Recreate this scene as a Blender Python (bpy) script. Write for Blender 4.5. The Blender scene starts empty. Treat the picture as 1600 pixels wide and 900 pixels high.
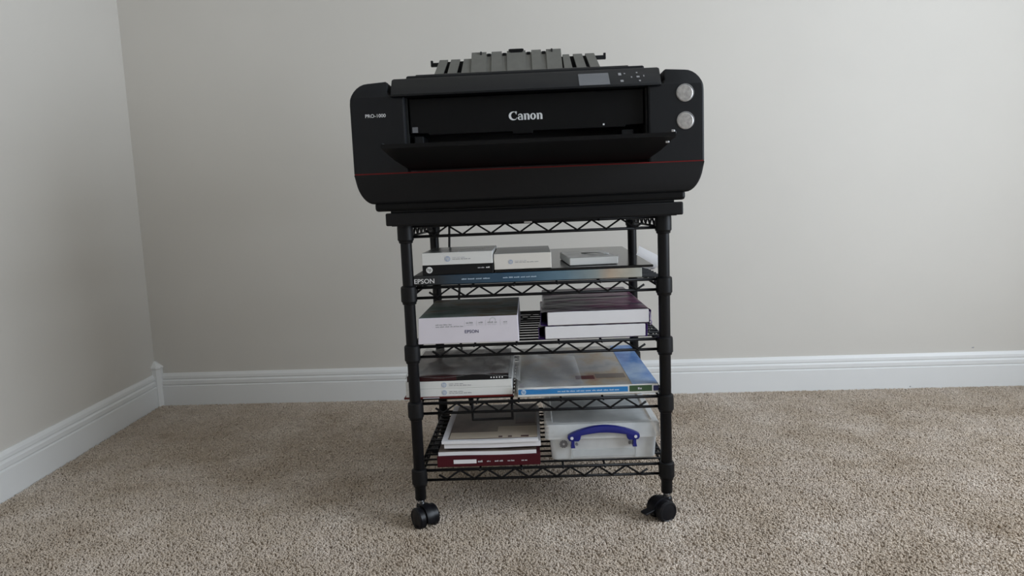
import bpy, bmesh, math, random
from mathutils import Vector, Matrix
random.seed(7)
scene = bpy.context.scene
COL = scene.collection

# ------------------------------------------------------------------ camera
F_PX = 1059.98
PITCH, ROLL, YAW = 0.11837, -0.04036, -0.02783
CAM = Vector((-0.01094, -1.46364, 0.70696))
fw = Vector((math.sin(YAW) * math.cos(PITCH), math.cos(YAW) * math.cos(PITCH), -math.sin(PITCH)))
rt = Vector((math.cos(YAW), -math.sin(YAW), 0.0))
up = rt.cross(fw)
rt2 = rt * math.cos(ROLL) + up * math.sin(ROLL)
up2 = up * math.cos(ROLL) - rt * math.sin(ROLL)
cd = bpy.data.cameras.new('camera')
cam = bpy.data.objects.new('camera', cd)
COL.objects.link(cam)
cam.matrix_world = Matrix(((rt2.x, up2.x, -fw.x, CAM.x), (rt2.y, up2.y, -fw.y, CAM.y),
                           (rt2.z, up2.z, -fw.z, CAM.z), (0, 0, 0, 1)))
cd.sensor_width = 36.0
cd.lens = 36.0 * F_PX / 1600.0
cd.clip_start = 0.02
scene.camera = cam

# ------------------------------------------------------------------ world, daylight, exposure
w = bpy.data.worlds.new('sky_outside')
scene.world = w
w.use_nodes = True
w.node_tree.nodes['Background'].inputs[0].default_value = (0.72, 0.82, 1.0, 1)
w.node_tree.nodes['Background'].inputs[1].default_value = 1.0

scene.view_settings.view_transform = 'Standard'
scene.view_settings.look = 'None'
scene.view_settings.gamma = 1.0
scene.view_settings.exposure = 0.0
scene.view_settings.use_curve_mapping = False

# daylight entering by the window of the right wall (the window opening is built below)
WIN_X, WIN_Y0, WIN_Y1, WIN_Z0, WIN_Z1 = 2.36, -1.80, -0.02, 0.50, 2.05
ld = bpy.data.lights.new('window_daylight', 'AREA')
ld.shape = 'RECTANGLE'
ld.size = WIN_Y1 - WIN_Y0
ld.size_y = WIN_Z1 - WIN_Z0
ld.energy = 80.0
ld.color = (0.81, 0.90, 1.0)
lo = bpy.data.objects.new('window_daylight', ld)
COL.objects.link(lo)
lo.location = (WIN_X + 0.10, (WIN_Y0 + WIN_Y1) / 2, (WIN_Z0 + WIN_Z1) / 2)
lo.rotation_euler = (math.radians(90), 0, math.radians(90))   # shines along -x


# ------------------------------------------------------------------ helpers
def tag(o, label=None, cat=None, group=None, kind=None):
    if label: o['label'] = label
    if cat: o['category'] = cat
    if group: o['group'] = group
    if kind: o['kind'] = kind
    return o


def empty(name, loc, label, cat, rz=0.0, group=None):
    o = bpy.data.objects.new(name, None)
    o.empty_display_size = 0.02
    COL.objects.link(o)
    o.location = loc
    o.rotation_euler = (0, 0, rz)
    return tag(o, label, cat, group)


def root_loc(p):
    while p.parent is not None:
        p = p.parent
    return Vector(p.location)


def obj(name, bm, mats, parent=None, local=False, smooth=False, label=None):
    """bmesh in world coordinates (or local=True: already in the parent's frame) -> one mesh object"""
    if parent is not None and not local:
        bmesh.ops.translate(bm, verts=bm.verts, vec=-root_loc(parent))
    bmesh.ops.recalc_face_normals(bm, faces=bm.faces)
    me = bpy.data.meshes.new(name)
    bm.to_mesh(me)
    bm.free()
    if not isinstance(mats, (list, tuple)):
        mats = [mats]
    for m in mats:
        me.materials.append(m)
    if smooth:
        me.polygons.foreach_set('use_smooth', [True] * len(me.polygons))
        if smooth is not True:
            try:
                me.set_sharp_from_angle(angle=smooth)
            except Exception:
                pass
    o = bpy.data.objects.new(name, me)
    COL.objects.link(o)
    if parent is not None:
        o.parent = parent
    if label:
        o['label'] = label
    return o


def share(name, src, parent, loc=(0, 0, 0), rot=(0, 0, 0)):
    o = bpy.data.objects.new(name, src.data)
    COL.objects.link(o)
    o.parent = parent
    o.location = loc
    o.rotation_euler = rot
    return o


def merge(bm, other):
    me = bpy.data.meshes.new('tmp')
    other.to_mesh(me)
    other.free()
    bm.from_mesh(me)
    bpy.data.meshes.remove(me)
    return bm


def box(x0, x1, y0, y1, z0, z1, bev=0.0, seg=2):
    bm = bmesh.new()
    bmesh.ops.create_cube(bm, size=1.0)
    for v in bm.verts:
        v.co = Vector(((x0 + x1) / 2 + v.co.x * (x1 - x0), (y0 + y1) / 2 + v.co.y * (y1 - y0),
                       (z0 + z1) / 2 + v.co.z * (z1 - z0)))
    if bev > 0:
        bmesh.ops.bevel(bm, geom=list(bm.edges), offset=bev, segments=seg, affect='EDGES', profile=0.5)
    return bm


def boxes(*lst):
    bm = bmesh.new()
    for b in lst:
        merge(bm, box(*b))
    return bm


def prism(poly, y0, y1, bev=0.0, seg=2, keep=None):
    """poly: (x, z) outline, extruded from y0 to y1"""
    bm = bmesh.new()
    a = [bm.verts.new((x, y0, z)) for x, z in poly]
    b = [bm.verts.new((x, y1, z)) for x, z in poly]
    n = len(poly)
    f0 = bm.faces.new(a)
    bm.faces.new(b[::-1])
    for i in range(n):
        bm.faces.new((a[i], b[i], b[(i + 1) % n], a[(i + 1) % n]))
    bmesh.ops.recalc_face_normals(bm, faces=bm.faces)
    if bev > 0:
        bmesh.ops.bevel(bm, geom=[e for e in f0.edges if keep is None or not keep(e)], offset=bev, segments=seg, affect='EDGES', profile=0.5)
    return bm


def prism_x(poly, x0, x1):
    """poly: (y, z) outline, extruded from x0 to x1"""
    bm = bmesh.new()
    a = [bm.verts.new((x0, y, z)) for y, z in poly]
    b = [bm.verts.new((x1, y, z)) for y, z in poly]
    n = len(poly)
    bm.faces.new(a)
    bm.faces.new(b[::-1])
    for i in range(n):
        bm.faces.new((a[i], b[i], b[(i + 1) % n], a[(i + 1) % n]))
    return bm


def rrect(x0, x1, z0, z1, r, n=5):
    """rounded rectangle outline; r = radii (bl, br, tr, tl)"""
    if not isinstance(r, (list, tuple)):
        r = (r,) * 4
    pts = []
    for (cx, cz, a0, rr) in ((x0 + r[0], z0 + r[0], 180, r[0]), (x1 - r[1], z0 + r[1], 270, r[1]),
                             (x1 - r[2], z1 - r[2], 0, r[2]), (x0 + r[3], z1 - r[3], 90, r[3])):
        if rr <= 0:
            pts.append((cx, cz))
            continue
        for k in range(n + 1):
            a = math.radians(a0 + 90 * k / n)
            pts.append((cx + rr * math.cos(a), cz + rr * math.sin(a)))
    return pts


def tube(bm, pts, r, n=8, caps=True):
    pts = [Vector(p) for p in pts]
    rings = []
    prev = None
    for i, p in enumerate(pts):
        if i == 0:
            d = pts[1] - p
        elif i == len(pts) - 1:
            d = p - pts[i - 1]
        else:
            d = (pts[i + 1] - p).normalized() + (p - pts[i - 1]).normalized()
        d.normalize()
        if prev is None:
            ref = Vector((0, 0, 1)) if abs(d.z) < 0.9 else Vector((1, 0, 0))
            u = d.cross(ref).normalized()
        else:
            u = (prev - d * prev.dot(d)).normalized()
        prev = u
        v = d.cross(u)
        rings.append([bm.verts.new(p + (u * math.cos(2 * math.pi * k / n) + v * math.sin(2 * math.pi * k / n)) * r)
                      for k in range(n)])
    for a, b in zip(rings[:-1], rings[1:]):
        for k in range(n):
            bm.faces.new((a[k], a[(k + 1) % n], b[(k + 1) % n], b[k]))
    if caps:
        bm.faces.new(rings[0][::-1])
        bm.faces.new(rings[-1])
    return bm


def tubes(paths, r, n=8):
    bm = bmesh.new()
    for p in paths:
        tube(bm, p, r, n)
    return bm


def lathe(prof, center=(0, 0, 0), axis='z', n=24):
    """prof: list of (radius, height) revolved about an axis"""
    bm = bmesh.new()
    c = Vector(center)
    rings = []
    for r, h in prof:
        ring = []
        for k in range(n):
            a = 2 * math.pi * k / n
            x, y = max(r, 1e-5) * math.cos(a), max(r, 1e-5) * math.sin(a)
            p = {'z': (x, y, h), 'y': (x, h, y), 'x': (h, x, y)}[axis]
            ring.append(bm.verts.new(c + Vector(p)))
        rings.append(ring)
    for a, b in zip(rings[:-1], rings[1:]):
        for k in range(n):
            bm.faces.new((a[k], a[(k + 1) % n], b[(k + 1) % n], b[k]))
    bm.faces.new(rings[0][::-1])
    bm.faces.new(rings[-1])
    return bm


def disc_front(cx, y, cz, r, t=0.0006, n=24):
    return lathe([(r, 0), (r, -t)], (cx, y, cz), 'y', n)


# ---- flat lettering facing -y
def text_bm(s, x0, x1, z0, z1, y, thick=0.0004, bold=0.0):
    cu = bpy.data.curves.new('t', 'FONT')
    cu.body = s
    cu.extrude = 0.01
    cu.resolution_u = 3
    cu.offset = bold
    o = bpy.data.objects.new('t', cu)
    COL.objects.link(o)
    dg = bpy.context.evaluated_depsgraph_get()
    me = bpy.data.meshes.new_from_object(o.evaluated_get(dg))
    bpy.data.objects.remove(o)
    bpy.data.curves.remove(cu)
    xs = [v.co.x for v in me.vertices]
    ys = [v.co.y for v in me.vertices]
    ax, bx, ay, by = min(xs), max(xs), min(ys), max(ys)
    for v in me.vertices:
        x, yy, zz = v.co
        v.co = Vector((x0 + (x - ax) / (bx - ax) * (x1 - x0), y - (thick if zz > 0 else 0.0),
                       z0 + (yy - ay) / (by - ay) * (z1 - z0)))
    bm = bmesh.new()
    bm.from_mesh(me)
    bpy.data.meshes.remove(me)
    return bm


def word_bars(x0, x1, z0, z1, y, words, seed=0, t=0.0003):
    """a line of print too small to read: one bar for each short run of letters"""
    rnd = random.Random(seed)
    bm = bmesh.new()
    ws = [rnd.uniform(0.6, 1.4) for _ in range(words)]
    tot = sum(ws) * 1.22
    x = x0
    for a in ws:
        wd = a / tot * (x1 - x0)
        n = max(2, int(wd / ((z1 - z0) * 0.75)))
        cell = wd / n
        for k in range(n):
            zt = z1 if rnd.random() < 0.35 else z0 + (z1 - z0) * 0.75
            merge(bm, box(x + k * cell, x + (k + 0.78) * cell, y - t, y, z0, zt))
        x += wd * 1.22
    return bm


def crescent(bm, y, t, oc, orr, ic, irr, a0, a1, T, n=14):
    def P(c, r, a): return (c[0] + r[0] * math.cos(a), c[1] + r[1] * math.sin(a))
    rows = []
    for k in range(n + 1):
        a = math.radians(a0 + (a1 - a0) * k / n)
        o_, i_ = T(P(oc, orr, a)), T(P(ic, irr, a))
        rows.append([bm.verts.new((p[0], yy, p[1])) for yy in (y, y - t) for p in (o_, i_)])
    for p, q in zip(rows[:-1], rows[1:]):
        for i, j in ((0, 1), (1, 3), (3, 2), (2, 0)):
            bm.faces.new((p[i], p[j], q[j], q[i]))
    if abs(a1 - a0) < 359:
        bm.faces.new((rows[0][0], rows[0][1], rows[0][3], rows[0][2]))
        bm.faces.new((rows[-1][0], rows[-1][1], rows[-1][3], rows[-1][2]))


def flat_poly(bm, y, t, pts, T):
    merge(bm, prism([T(p) for p in pts], y - t, y))


def canon_logo(x0, x1, z0, z1, y, t=0.0006):
    bm = bmesh.new()
    W_ = 4.92
    sx, sz = (x1 - x0) / W_, (z1 - z0) / 1.36
    def at(ox): return lambda p: (x0 + (ox + p[0]) * sx, z0 + p[1] * sz)
    T = at(0)                                                           # C
    crescent(bm, y, t, (0.68, 0.67), (0.68, 0.68), (0.84, 0.70), (0.50, 0.54), 52, 310, T, 20)
    flat_poly(bm, y, t, [(0.98, 1.36), (1.22, 1.30), (1.12, 0.84), (1.02, 1.02), (0.90, 1.2)], T)
    flat_poly(bm, y, t, [(1.0, 0.12), (1.26, 0.36), (1.2, 0.42), (1.08, 0.28)], T)
    T = at(1.30)                                                        # a
    flat_poly(bm, y, t, [(0.48, 0), (0.78, 0), (0.76, 0.62), (0.48, 0.62)], T)
    crescent(bm, y, t, (0.40, 0.62), (0.36, 0.36), (0.34, 0.58), (0.14, 0.28), 0, 165, T)
    crescent(bm, y, t, (0.30, 0.28), (0.30, 0.29), (0.37, 0.28), (0.13, 0.17), 0, 360, T, 18)
    def n_(ox):
        T = at(ox)
        flat_poly(bm, y, t, [(0.10, 0), (0.40, 0), (0.40, 0.95), (0.0, 0.95), (0.10, 0.85)], T)
        flat_poly(bm, y, t, [(0.60, 0), (0.90, 0), (0.90, 0.62), (0.60, 0.62)], T)
        crescent(bm, y, t, (0.56, 0.60), (0.34, 0.38), (0.47, 0.58), (0.13, 0.27), 0, 150, T)
    n_(2.14)
    T = at(3.12)                                                        # o
    crescent(bm, y, t, (0.43, 0.48), (0.43, 0.50), (0.43, 0.49), (0.15, 0.37), 0, 360, T, 22)
    n_(4.02)
    return bm


# ------------------------------------------------------------------ materials
def new_mat(name):
    m = bpy.data.materials.new(name)
    m.use_nodes = True
    nt = m.node_tree
    return m, nt, nt.nodes['Principled BSDF']


def coords(nt, kind='Object', scale=None):
    tc = nt.nodes.new('ShaderNodeTexCoord')
    out = tc.outputs[kind]
    if scale:
        mp = nt.nodes.new('ShaderNodeMapping')
        mp.inputs['Scale'].default_value = scale
        nt.links.new(out, mp.inputs[0])
        out = mp.outputs[0]
    return out


def noise(nt, vec, scale, detail=3.0, rough=0.5):
    n = nt.nodes.new('ShaderNodeTexNoise')
    n.inputs['Scale'].default_value = scale
    n.inputs['Detail'].default_value = detail
    n.inputs['Roughness'].default_value = rough
    nt.links.new(vec, n.inputs['Vector'])
    return n.outputs['Fac']


def ramp(nt, fac, stops, interp='LINEAR'):
    r = nt.nodes.new('ShaderNodeValToRGB')
    cr = r.color_ramp
    cr.interpolation = interp
    while len(cr.elements) < len(stops):
        cr.elements.new(0.5)
    for e, (p, c) in zip(cr.elements, stops):
        e.position = p
        e.color = (c[0], c[1], c[2], 1)
    nt.links.new(fac, r.inputs[0])
    return r.outputs[0]


def bump(nt, b, fac, strength, dist):
    bn = nt.nodes.new('ShaderNodeBump')
    bn.inputs['Strength'].default_value = strength
    bn.inputs['Distance'].default_value = dist
    nt.links.new(fac, bn.inputs['Height'])
    nt.links.new(bn.outputs[0], b.inputs['Normal'])


def plain(name, col, rough=0.5, var=0.06, nscale=40.0, metallic=0.0, bmp=0.0, bscale=300.0, spec=0.5, coat=0.0):
    m, nt, b = new_mat(name)
    v = coords(nt)
    f = noise(nt, v, nscale)
    lo_ = tuple(c * (1 - var) for c in col)
    hi_ = tuple(min(1, c * (1 + var)) for c in col)
    nt.links.new(ramp(nt, f, [(0.3, lo_), (0.7, hi_)]), b.inputs['Base Color'])
    b.inputs['Roughness'].default_value = rough
    b.inputs['Metallic'].default_value = metallic
    b.inputs['Specular IOR Level'].default_value = spec
    b.inputs['Coat Weight'].default_value = coat
    if bmp:
        bump(nt, b, noise(nt, v, bscale, 2), bmp, 0.0005)
    return m


def picture(name, stops, scale=8.0, rough=0.3, stretch=(1, 1, 1), detail=4.0, spec=0.12):
    m, nt, b = new_mat(name)
    v = coords(nt, 'Object', stretch)
    nt.links.new(ramp(nt, noise(nt, v, scale, detail, 0.6), stops), b.inputs['Base Color'])
    b.inputs['Specular IOR Level'].default_value = spec
    b.inputs['Roughness'].default_value = rough
    return m


def film(name, col, alpha, rough=0.25):
    m, nt, b = new_mat(name)
    b.inputs['Base Color'].default_value = (*col, 1)
    b.inputs['Roughness'].default_value = rough
    v = coords(nt)
    mr = nt.nodes.new('ShaderNodeMapRange')
    mr.inputs['From Min'].default_value = 0.3
    mr.inputs['From Max'].default_value = 0.7
    mr.inputs['To Min'].default_value = alpha * 0.8
    mr.inputs['To Max'].default_value = min(1, alpha * 1.2)
    nt.links.new(noise(nt, v, 14), mr.inputs['Value'])
    nt.links.new(mr.outputs[0], b.inputs['Alpha'])
    return m


M = {}
M['wall'] = plain('wall_paint', (0.655, 0.622, 0.572), 0.85, 0.012, 3.0, bmp=0.15, bscale=220)
M['ceiling'] = plain('ceiling_paint', (0.78, 0.78, 0.76), 0.9, 0.01, 2.0)
M['trim'] = plain('trim_paint', (0.80, 0.80, 0.79), 0.42, 0.01, 6.0)
M['plastic'] = plain('printer_plastic', (0.0075, 0.0080, 0.0095), 0.50, 0.05, 120, bmp=0.25, bscale=1500, spec=0.22)
M['plastic_dark'] = plain('printer_plastic_black', (0.0035, 0.0035, 0.004), 0.45, 0.05, 120, spec=0.16)
M['plastic_lit'] = plain('support_plastic_lit', (0.15, 0.147, 0.132), 0.6, 0.05, 60, spec=0.2)  # ceiling light caught by the leaning slats is put into this paler grey
M['interior'] = plain('printer_interior', (0.002, 0.002, 0.002), 0.7, 0.05, 60)
M['red'] = plain('red_stripe', (0.13, 0.007, 0.007), 0.5, 0.03, 60, spec=0.2)
M['screen'] = plain('screen_reflection_grey', (0.11, 0.115, 0.13), 0.16, 0.05, 30, coat=0.6)  # reflection on the switched-off glass painted as a grey base colour
M['button'] = plain('button_print', (0.30, 0.30, 0.31), 0.4, 0.02, 60)
M['letter_white'] = plain('lettering_silver_white', (0.78, 0.78, 0.78), 0.4, 0.02, 60)
M['letter_dim'] = plain('lettering_dim', (0.10, 0.06, 0.06), 0.5, 0.02, 60)
M['badge'] = plain('badge_foil', (0.40, 0.385, 0.375), 0.36, 0.22, 160, metallic=0.6)
M['badge_rim'] = plain('badge_rim', (0.42, 0.42, 0.43), 0.3, 0.03, 90, metallic=0.8)
M['sticker'] = plain('grey_sticker', (0.16, 0.16, 0.17), 0.6, 0.2, 700)
M['black_metal'] = plain('black_coated_metal', (0.004, 0.004, 0.005), 0.42, 0.05, 60, spec=0.22)
M['black_plastic'] = plain('black_collar_plastic', (0.005, 0.005, 0.0058), 0.46, 0.05, 60, spec=0.22)
M['board'] = plain('black_top_board', (0.008, 0.008, 0.009), 0.5, 0.06, 60, bmp=0.2, bscale=900, spec=0.2)
M['chrome'] = plain('zinc_stem', (0.62, 0.62, 0.63), 0.25, 0.03, 60, metallic=1.0)
M['caster'] = plain('caster_plastic', (0.006, 0.006, 0.008), 0.36, 0.05, 60, spec=0.25)
M['paper'] = plain('white_paper', (0.76, 0.75, 0.77), 0.7, 0.02, 30)
M['card_white'] = plain('white_carton', (0.74, 0.74, 0.72), 0.5, 0.015, 20)
M['card_cream'] = plain('cream_carton', (0.76, 0.73, 0.68), 0.5, 0.015, 20)
M['card_gray'] = plain('grey_carton_top', (0.30, 0.31, 0.30), 0.22, 0.06, 15)
M['card_black'] = plain('black_carton', (0.008, 0.008, 0.009), 0.4, 0.1, 20, spec=0.2)
M['card_lilac'] = plain('lilac_white_carton', (0.70, 0.66, 0.72), 0.5, 0.02, 12)
M['gloss_black'] = plain('glossy_black_cover', (0.010, 0.010, 0.011), 0.13, 0.05, 20, spec=0.30)
M['ink_gray'] = plain('grey_ink', (0.36, 0.36, 0.38), 0.6, 0.02, 60)
M['ink_pale'] = plain('pale_grey_ink', (0.55, 0.55, 0.58), 0.6, 0.02, 60)
M['ink_blue'] = plain('pale_blue_ink', (0.40, 0.46, 0.58), 0.6, 0.02, 60)
M['ink_navy'] = plain('navy_ink', (0.02, 0.025, 0.11), 0.6, 0.02, 60)
M['ink_bluewhite'] = plain('light_blue_ink', (0.50, 0.62, 0.74), 0.6, 0.02, 60)
M['blue_band'] = plain('blue_print', (0.02, 0.20, 0.50), 0.35, 0.06, 30)
M['green_label'] = plain('green_label', (0.035, 0.085, 0.035), 0.4, 0.06, 30)
M['maroon'] = plain('maroon_carton', (0.060, 0.005, 0.010), 0.45, 0.15, 20, spec=0.25)
M['red_folder'] = plain('red_folder', (0.12, 0.009, 0.008), 0.4, 0.2, 16, spec=0.3)
M['beige'] = plain('beige_sheet', (0.50, 0.425, 0.335), 0.6, 0.05, 20)
def thin_paper(name, col):
    m, nt, b = new_mat(name)
    nt.links.new(ramp(nt, noise(nt, coords(nt), 20), [(0.3, tuple(c * 0.98 for c in col)), (0.7, col)]), b.inputs['Base Color'])
    b.inputs['Roughness'].default_value = 0.4
    tr = nt.nodes.new('ShaderNodeBsdfTranslucent')
    tr.inputs['Color'].default_value = (*col, 1)
    mx = nt.nodes.new('ShaderNodeMixShader')
    mx.inputs[0].default_value = 0.5
    nt.links.new(b.outputs[0], mx.inputs[1])
    nt.links.new(tr.outputs[0], mx.inputs[2])
    nt.links.new(mx.outputs[0], nt.nodes['Material Output'].inputs['Surface'])
    return m


M['sheet_white'] = thin_paper('thin_white_sheet', (0.93, 0.93, 0.95))
M['cord'] = plain('cord_rubber', (0.008, 0.008, 0.008), 0.5, 0.05, 60)
M['blue_handle'] = plain('blue_handle_plastic', (0.008, 0.013, 0.17), 0.35, 0.05, 60)
M['pin'] = plain('white_pin', (0.7, 0.7, 0.74), 0.4, 0.02, 60)
M['gear'] = plain('grey_emblem', (0.20, 0.20, 0.22), 0.5, 0.1, 60)
M['bin'] = film('frosted_clear_plastic', (0.90, 0.92, 0.93), 0.60, 0.32)
M['bin_inner'] = film('frosted_clear_plastic_panel', (0.80, 0.83, 0.84), 0.42, 0.32)
M['bag'] = film('clear_bag_film', (0.46, 0.46, 0.44), 0.42, 0.16)
M['wrap'] = film('shrink_wrap_film', (0.60, 0.62, 0.63), 0.34, 0.18)
M['foil_wrap'] = plain('wrapped_carton_top', (0.46, 0.46, 0.46), 0.2, 0.15, 25, bmp=0.6, bscale=60)
M['photo_green'] = picture('landscape_print', [(0.25, (0.02, 0.03, 0.02)), (0.42, (0.10, 0.14, 0.12)),
                           (0.52, (0.16, 0.18, 0.17)), (0.60, (0.12, 0.09, 0.05)), (0.75, (0.06, 0.05, 0.06))], 9, 0.48, (1, 2.2, 1))
M['photo_brown'] = picture('brown_print', [(0.3, (0.08, 0.055, 0.048)), (0.5, (0.15, 0.115, 0.10)),
                           (0.7, (0.23, 0.19, 0.15))], 7, 0.3)
M['photo_dark'] = picture('dark_red_print', [(0.35, (0.03, 0.028, 0.028)), (0.55, (0.09, 0.04, 0.04)),
                          (0.7, (0.16, 0.14, 0.13))], 6, 0.3)
M['photo_gray'] = picture('grey_photo_print', [(0.30, (0.26, 0.27, 0.27)), (0.48, (0.42, 0.40, 0.37)),
                          (0.60, (0.42, 0.33, 0.22)), (0.72, (0.34, 0.14, 0.12))], 7, 0.3, (1.6, 1, 1))
M['photo_blue'] = picture('blue_print_panel', [(0.3, (0.05, 0.13, 0.40)), (0.5, (0.16, 0.30, 0.58)),
                          (0.7, (0.40, 0.52, 0.68))], 9, 0.3, (1.4, 1, 1))
M['purple'] = picture('purple_wrapper_print', [(0.28, (0.014, 0.010, 0.014)), (0.46, (0.06, 0.035, 0.06)),
                      (0.57, (0.16, 0.03, 0.10)), (0.70, (0.14, 0.11, 0.11))], 6, 0.30, (1, 2.4, 1), 4.0, 0.22)
nt_ = M['purple'].node_tree
bump(nt_, nt_.nodes['Principled BSDF'], noise(nt_, coords(nt_, 'Object', (1, 3, 1)), 9.0, 2), 0.6, 0.02)
M['purple_side'] = picture('violet_wrapper_print', [(0.3, (0.07, 0.045, 0.11)), (0.55, (0.16, 0.08, 0.34)),
                           (0.75, (0.30, 0.25, 0.46))], 20, 0.25)
M['lilac'] = plain('lilac_wrapper_edge', (0.42, 0.36, 0.55), 0.35, 0.15, 60)


def epson_front():
    m, nt, b = new_mat('navy_to_sand_print')
    v = coords(nt, 'Generated')
    sp = nt.nodes.new('ShaderNodeSeparateXYZ')
    nt.links.new(v, sp.inputs[0])
    c = ramp(nt, sp.outputs[0], [(0.0, (0.012, 0.013, 0.014)), (0.10, (0.014, 0.018, 0.022)), (0.18, (0.018, 0.040, 0.065)),
                                 (0.45, (0.028, 0.080, 0.14)), (0.66, (0.11, 0.19, 0.25)), (0.80, (0.24, 0.28, 0.28)),
                                 (0.86, (0.42, 0.33, 0.25)), (0.93, (0.45, 0.42, 0.35)), (1.0, (0.40, 0.41, 0.38))])
    nz = noise(nt, coords(nt), 30)
    mx = nt.nodes.new('ShaderNodeMix')
    mx.data_type = 'RGBA'
    mx.blend_type = 'OVERLAY'
    mx.inputs[0].default_value = 0.35
    nt.links.new(c, mx.inputs[6])
    nt.links.new(ramp(nt, nz, [(0.3, (0.35, 0.35, 0.35)), (0.7, (0.62, 0.62, 0.62))]), mx.inputs[7])
    nt.links.new(mx.outputs[2], b.inputs['Base Color'])
    b.inputs['Roughness'].default_value = 0.35
    return m


M['epson_front'] = epson_front()


def carpet_mat(name, per_tuft):
    m, nt, b = new_mat(name)
    g = nt.nodes.new('ShaderNodeNewGeometry')
    f1 = noise(nt, g.outputs['Position'], 5.0, 4, 0.6)
    c1 = ramp(nt, f1, [(0.28, (0.44, 0.355, 0.275)), (0.44, (0.54, 0.455, 0.37)), (0.56, (0.585, 0.50, 0.42)), (0.72, (0.68, 0.60, 0.52))])
    f2 = noise(nt, g.outputs['Position'], 60.0, 3, 0.6)
    c2 = ramp(nt, f2, [(0.30, (0.80, 0.79, 0.78)), (0.44, (0.98, 0.98, 0.98)), (0.70, (1.06, 1.06, 1.05))])
    mx = nt.nodes.new('ShaderNodeMix')
    mx.data_type = 'RGBA'
    mx.blend_type = 'MULTIPLY'
    mx.inputs[0].default_value = 1.0
    nt.links.new(c1, mx.inputs[6])
    nt.links.new(c2, mx.inputs[7])
    out = mx.outputs[2]
    if per_tuft:
        oi = nt.nodes.new('ShaderNodeObjectInfo')
        c3 = ramp(nt, oi.outputs['Random'], [(0.0, (0.66, 0.64, 0.62)), (0.08, (0.94, 0.94, 0.94)), (0.8, (1.03, 1.03, 1.03)), (1.0, (1.12, 1.12, 1.14))])
        m2 = nt.nodes.new('ShaderNodeMix')
        m2.data_type = 'RGBA'
        m2.blend_type = 'MULTIPLY'
        m2.inputs[0].default_value = 1.0
        nt.links.new(out, m2.inputs[6])
        nt.links.new(c3, m2.inputs[7])
        out = m2.outputs[2]
    nt.links.new(out, b.inputs['Base Color'])
    b.inputs['Roughness'].default_value = 0.95
    b.inputs['Specular IOR Level'].default_value = 0.15
    return m


M['carpet'] = carpet_mat('carpet_backing', False)
M['pile'] = carpet_mat('carpet_pile', True)

# ------------------------------------------------------------------ the room
W_YAW, L_EXTRA = -0.03292, 0.09848
O = Vector((-1.46424, 1.05472, 0))
e1 = Vector((math.cos(W_YAW), math.sin(W_YAW), 0))
a2 = W_YAW + L_EXTRA
e2 = Vector((math.sin(a2), -math.cos(a2), 0))
CEIL = 2.44
PB = O + e1 * 3.84                       # right rear corner of the room
PD = O + e2 * 4.40                       # left front corner
PC = Vector((WIN_X, PD.y - 0.02, 0))     # right front corner
PB = Vector((WIN_X, O.y + e1.y / e1.x * (WIN_X - O.x), 0))


def wall_between(p, q, out, z0=0.0, z1=CEIL, t=0.10):
    bm = bmesh.new()
    n = Vector(out).normalized() * t
    lo4 = [bm.verts.new(v) for v in (p + Vector((0, 0, z0)), q + Vector((0, 0, z0)), q + n + Vector((0, 0, z0)), p + n + Vector((0, 0, z0)))]
    hi4 = [bm.verts.new(v.co + Vector((0, 0, z1 - z0))) for v in lo4]
    bm.faces.new(lo4[::-1])
    bm.faces.new(hi4)
    for i in range(4):
        bm.faces.new((lo4[i], lo4[(i + 1) % 4], hi4[(i + 1) % 4], hi4[i]))
    return bm


def struct(name, bm, mat, label=None):
    o = obj(name, bm, mat)
    o['kind'] = 'structure'
    if label: o['label'] = label
    return o


nb = Vector((-e1.y, e1.x, 0))            # outward normal of the back wall (away from the camera)
nl = Vector((e2.y, -e2.x, 0))            # outward normal of the left wall
if nl.x > 0: nl = -nl
struct('wall_back', wall_between(O - e1 * 0.1, PB + e1 * 0.1, nb), M['wall'], 'plain greige painted wall behind the printer cart')
struct('wall_left', wall_between(O, PD, nl), M['wall'], 'plain grey painted wall at the left edge')
struct('wall_front', wall_between(PD - Vector((0.1, 0, 0)), PC + Vector((0.1, 0, 0)), (0, -1, 0)), M['wall'], 'painted wall behind the viewer')
bm = bmesh.new()
for (y0, y1, z0, z1) in ((PC.y, WIN_Y0, 0, CEIL), (WIN_Y1, PB.y, 0, CEIL), (WIN_Y0, WIN_Y1, 0, WIN_Z0), (WIN_Y0, WIN_Y1, WIN_Z1, CEIL)):
    merge(bm, box(WIN_X, WIN_X + 0.1, y0, y1, z0, z1))
struct('wall_right', bm, M['wall'], 'painted wall with the window, right of the view')
bm = bmesh.new()
tw = 0.06
for (y0, y1, z0, z1) in ((WIN_Y0 - tw, WIN_Y0, WIN_Z0 - tw, WIN_Z1 + tw), (WIN_Y1, WIN_Y1 + tw, WIN_Z0 - tw, WIN_Z1 + tw),
                         (WIN_Y0, WIN_Y1, WIN_Z0 - tw, WIN_Z0), (WIN_Y0, WIN_Y1, WIN_Z1, WIN_Z1 + tw)):
    merge(bm, box(WIN_X - 0.02, WIN_X, y0, y1, z0, z1))
merge(bm, box(WIN_X + 0.02, WIN_X + 0.05, WIN_Y0, WIN_Y1, (WIN_Z0 + WIN_Z1) / 2 - 0.02, (WIN_Z0 + WIN_Z1) / 2 + 0.02))
struct('window_1', bm, M['trim'], 'white window frame in the right wall')
bm = bmesh.new()
vs = [bm.verts.new((p.x + dx, p.y + dy, CEIL)) for p, dx, dy in ((PD, -0.3, -0.1), (PC, 0.1, -0.1), (PB, 0.1, 0.1), (O, -0.1, 0.1))]
f = bm.faces.new(vs)
ex = bmesh.ops.extrude_face_region(bm, geom=[f])
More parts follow.
